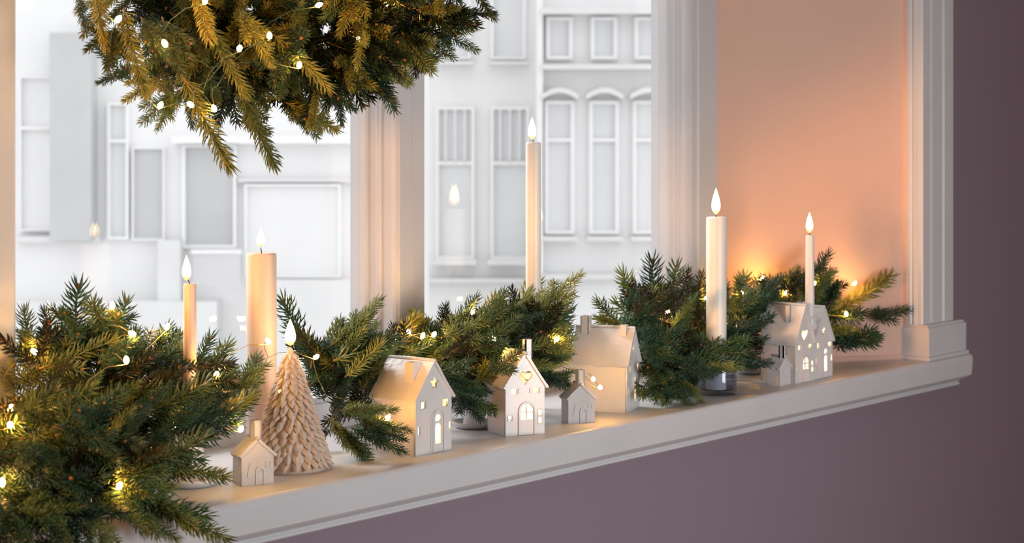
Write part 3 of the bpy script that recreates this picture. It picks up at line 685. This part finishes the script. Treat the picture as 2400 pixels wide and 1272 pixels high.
def hides(p, tip):   # would the spray stand before a house or candle?
    for t in (.4, .7, 1.0):
        q = p.lerp(tip, t); d = q.x*VD.x+q.y*VD.y; l = q.x*RD.x+q.y*RD.y; u, v = CX+F*l/d, HZ+F*(CZ-q.z)/d
        if any(a-16 < u < b+16 and c-16 < v < e+16 and q.y < y+.01 for a, b, c, e, y in SOLID): return True
    return False
AVOID = [(2.472, 2.108, .058, .17), (2.73, 2.10, .052, .16), (3.06, 2.14, .065, .17), (3.646, 2.085, .05, .17), (3.727, 2.09, .05, .2), (2.232, 2.137, .055, .2), (2.085, 2.09, .03, .09), (gpos.x, gpos.y, .045, .4), (at(613, 592, 2.225).x, 2.225, .03, .35)]
nfill = 0
for poly, y0, y1, n in FILL:
    xs = [p[0] for p in poly]; ys = [p[1] for p in poly]; cx_, cy_ = sum(xs)/len(xs), sum(ys)/len(ys); c_ = 0; tries = 0
    while c_ < n and tries < 5000:
        tries += 1
        x, y = R.uniform(min(xs), max(xs)), R.uniform(min(ys), max(ys))
        if not inpoly(x, y, poly): continue
        Y = R.uniform(y0, y1); p = at(x, y, Y)
        if Y > 2.02:
            if p.z < .012: continue
        if not ok(p): continue
        u = Vector((.9 if R.random() < .7 else -.7, R.uniform(-.8, .35), R.uniform(-.25, .9)))
        if (y-cy_) > 20: u.z = R.uniform(-.35, .35); u.y -= .3
        if Y < 2.06: u.y = -abs(u.y)*.6; u.z = R.uniform(-.5, .5)
        u.normalize(); Ls = R.uniform(.08, .13); tip = p+u*Ls
        if tip.y > 2.35: tip.y = 2.34
        tip = clear(tip); p = clear(p)
        if tip.z < .006 and tip.y > 2.0: tip.z = .008
        if not ok(tip) or not ok((p+tip)/2): continue
        if hides(p, tip): continue
        k = R.choice('sbbff'); put(gar, xf(p, tip, R.uniform(-.8, .8), KIND[k][0][1]), k, R); c_ += 1; nfill += 1
print('garland sprigs', len(gar.children))
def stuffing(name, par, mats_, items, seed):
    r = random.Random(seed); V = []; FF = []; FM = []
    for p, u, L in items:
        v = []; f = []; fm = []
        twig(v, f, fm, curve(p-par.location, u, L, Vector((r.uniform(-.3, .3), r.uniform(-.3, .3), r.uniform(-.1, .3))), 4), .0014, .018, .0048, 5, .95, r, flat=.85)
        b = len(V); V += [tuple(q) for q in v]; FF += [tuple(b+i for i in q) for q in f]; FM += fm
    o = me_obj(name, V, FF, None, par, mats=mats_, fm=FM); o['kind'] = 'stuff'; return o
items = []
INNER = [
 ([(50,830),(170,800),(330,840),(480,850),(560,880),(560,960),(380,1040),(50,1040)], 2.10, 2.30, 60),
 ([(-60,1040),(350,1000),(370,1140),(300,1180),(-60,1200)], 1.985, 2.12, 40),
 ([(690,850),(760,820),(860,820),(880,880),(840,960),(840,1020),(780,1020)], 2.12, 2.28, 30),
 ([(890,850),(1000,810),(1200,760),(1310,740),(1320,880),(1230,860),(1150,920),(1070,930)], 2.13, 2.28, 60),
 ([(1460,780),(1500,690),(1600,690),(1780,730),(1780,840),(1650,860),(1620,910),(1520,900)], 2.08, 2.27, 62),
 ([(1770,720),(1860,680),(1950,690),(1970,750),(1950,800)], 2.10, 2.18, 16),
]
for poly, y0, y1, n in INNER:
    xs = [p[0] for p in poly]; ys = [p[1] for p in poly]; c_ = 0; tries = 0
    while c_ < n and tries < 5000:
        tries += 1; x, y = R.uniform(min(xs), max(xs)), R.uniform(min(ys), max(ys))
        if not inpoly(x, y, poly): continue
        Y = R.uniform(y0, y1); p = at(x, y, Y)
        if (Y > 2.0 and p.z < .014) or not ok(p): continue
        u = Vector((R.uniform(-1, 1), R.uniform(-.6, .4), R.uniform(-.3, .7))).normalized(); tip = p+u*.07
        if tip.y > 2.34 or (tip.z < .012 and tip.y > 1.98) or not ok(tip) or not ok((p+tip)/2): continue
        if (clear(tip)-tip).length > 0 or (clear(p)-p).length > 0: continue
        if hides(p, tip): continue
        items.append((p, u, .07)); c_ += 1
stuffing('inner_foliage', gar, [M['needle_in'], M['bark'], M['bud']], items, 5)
# garland core branch
core = [(60,930,2.2),(250,960,2.17),(420,950,2.19),(600,900,2.22),(760,900,2.21),(900,880,2.22),(1060,860,2.2),(1250,840,2.2),(1400,840,2.27),(1540,830,2.18),(1680,810,2.17),(1820,760,2.19),(1950,770,2.15)]
cp = [at(a, b, c) for a, b, c in core]
for q in cp: q.z = max(q.z, .02)
tube('core_branch', [q-gar.location for q in cp], [.004]*len(cp), M['bark'], gar, 7)

# ------------------------------------------------------------------ wreath
WC = at(632, -150, 2.2)
wr = thing('fir_wreath', WC, 'olive fir wreath with warm lights hanging in front of the left pane', 'wreath')
Wl = [
 (430,180,542,398,2.16,2.12,'y'),(560,200,648,400,2.18,2.15,'y'),(490,60,583,232,2.1,2.06,'y'),(290,20,340,215,2.12,2.08,'y'),(222,-40,248,118,2.16,2.14,'y'),(455,-60,492,105,2.1,2.05,'y'),
 (640,80,778,215,2.1,2.06,'y'),(670,240,795,308,2.16,2.14,'y'),(780,80,915,185,2.1,2.06,'y'),(860,80,998,160,2.16,2.14,'w'),(820,160,965,190,2.14,2.12,'w'),(930,20,1103,68,2.14,2.12,'w'),
 (300,140,210,60,2.2,2.2,'s'),(310,190,225,110,2.22,2.24,'s'),(400,220,330,290,2.2,2.2,'b'),(420,210,370,300,2.18,2.18,'b'),(740,190,835,260,2.18,2.17,'v'),(320,160,240,190,2.2,2.2,'v'),
 (600,180,600,300,2.2,2.2,'v'),(680,190,740,300,2.2,2.2,'v'),(760,140,850,200,2.16,2.14,'v'),(500,180,470,290,2.22,2.22,'v'),(880,0,1040,-10,2.14,2.12,'v'),(880,30,1010,110,2.2,2.2,'v'),
 (240,-20,205,60,2.2,2.2,'v'),(370,180,300,230,2.22,2.22,'v'),(700,60,640,200,2.1,2.06,'v'),(380,40,430,190,2.1,2.06,'v'),(560,20,640,160,2.08,2.04,'v'),(270,60,250,170,2.16,2.12,'v'),
 (180,-60,195,50,2.16,2.14,'w'),(330,40,400,150,2.1,2.06,'v'),(820,20,900,120,2.1,2.06,'v'),
]
for g_ in Wl: place(wr, *g_[:4], g_[4], g_[5], g_[6], R)
scw = 2.2/ray(632).y/F     # metres per pixel at the wreath
ex = Vector((RD.x, RD.y, 0)); ez = Vector((0, 0, 1)); ey = Vector((VD.x, VD.y, 0))
RM, RT = 265*scw, 125*scw
for i in range(265):
    if i < 240: a = R.uniform(math.pi*1.02, math.pi*1.98)
    else: a = R.uniform(0, math.pi)
    b = R.uniform(0, 2*math.pi); rr = RT*math.sqrt(R.uniform(.02, 1)); stretch = 1.22 if math.cos(a) > 0 else 1.12
    rad = ex*math.cos(a)*stretch+ez*math.sin(a)
    tan = -ex*math.sin(a)+ez*math.cos(a)
    p = WC+rad*(RM+rr*math.cos(b))+ey*rr*math.sin(b)*.75
    out = rad.normalized()*math.cos(b)+ey*math.sin(b)*.8
    tan = tan if tan.x*1+0 > 0 else -tan
    u = (out*R.uniform(.3, .9)+tan*R.uniform(-.5, .9)+Vector((0, 0, -R.uniform(0, .5)))).normalized()
    L_ = R.uniform(.06, .10); tip = p+u*L_
    if tip.y > 2.32: tip.y = 2.32
    k = R.choice('wvvvb'); put(wr, xf(p, tip, R.uniform(-1.2, 1.2), KIND[k][0][1]), k, R)
items = []
for i in range(330):
    a = R.uniform(math.pi*1.0, math.pi*2.0) if i < 300 else R.uniform(0, math.pi); b = R.uniform(0, 2*math.pi); rr = RT*.85*math.sqrt(R.random())
    rad = ex*math.cos(a)*(1.25 if math.cos(a) > 0 else 1.12)+ez*math.sin(a); p = WC+rad*(RM+rr*math.cos(b))+ey*rr*math.sin(b)*.7
    u = (rad*R.uniform(-.1, .9)+ey*R.uniform(-.7, .5)+ex*R.uniform(-.7, .7)+ez*R.uniform(-.5, .2)).normalized()
    if (p+u*.07).y < 2.33: items.append((p, u, .065))
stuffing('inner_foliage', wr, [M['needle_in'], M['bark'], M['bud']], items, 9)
ringp = [ex*math.cos(2*math.pi*i/40)*RM*1.15+ez*math.sin(2*math.pi*i/40)*RM for i in range(41)]
tube('wreath_ring', ringp, .006, M['bark'], wr, 7)
tube('hanging_cord', [ez*RM, ez*(HEAD-.05-WC.z)+Vector((0, .11, 0))], .0015, M['greenwire'], wr, 6)

# ------------------------------------------------------------------ fairy lights
def lights(name, pts, label, cm, hid=()):
    base = pts[0]; o = thing(name, (base.x, base.y, base.z), label, 'string lights')
    for p in list(pts)+list(hid):
        b = lathe('bulb', [(.0006, 0), (.0026, .0012), (.0036, .004), (.0034, .007), (.0020, .0098), (.0004, .0112)], M['bulb'], o, 10)
        b.location = p-base; b.rotation_euler = (R.uniform(-1, 1), R.uniform(-1, 1), 0)
    path = []
    for a, b in zip(pts[:-1], pts[1:]):
        n = 6
        for i in range(n):
            t = i/n; q = a.lerp(b, t); s = math.sin(math.pi*t)
            q = q+Vector((0, .05*s, .012*math.sin(2*math.pi*t*1.5)*s))
            path.append(q-base-Vector((0, 0, .001)))
    path.append(pts[-1]-base)
    tube('cable', path, .0005, cm, o, 5); return o
gb = [(20,965,2.175),(85,828,2.2),(262,724,2.17),(318,785,2.13),(297,852,2.08),(190,975,2.03),(25,1000,2.04),(5,1140,1.99),(275,1145,1.97),(390,772,2.2),(405,1005,2.08),(562,1011,2.06),(505,880,2.12),(632,806,2.11),(735,840,2.14),(905,985,2.068),
      (925,806,2.24),(960,782,2.22),(988,793,2.17),(1014,789,2.19),(1105,736,2.2),(1160,800,2.13),(1300,800,2.14),(1392,893,2.055),(1408,911,2.05),(1440,800,2.28),(1560,735,2.16),(1652,700,2.2),(1735,690,2.2),(1782,655,2.265),(1765,720,2.25),
      (1840,690,2.16),(1905,670,2.15),(2000,668,2.125),(1985,740,2.11),(1690,760,2.14)]
lights('fairy_lights', [at(*q) for q in gb], 'warm fairy lights on copper wire threaded through the sill garland', M['wire'])
wb = [(-40+212,-120,2.1),(272,52,2.06),(372,255,2.15),(453,250,2.08),(632,91,2.02),(505,262,2.13),(560,120,2.02),(740,15,2.04),(907,15,2.06),(845,100,2.08),(700,160,2.04),(390,110,2.05),(480,10,2.02)]
lights('fairy_lights', [at(*q) for q in wb], 'warm fairy lights wound through the hanging wreath', M['greenwire'])
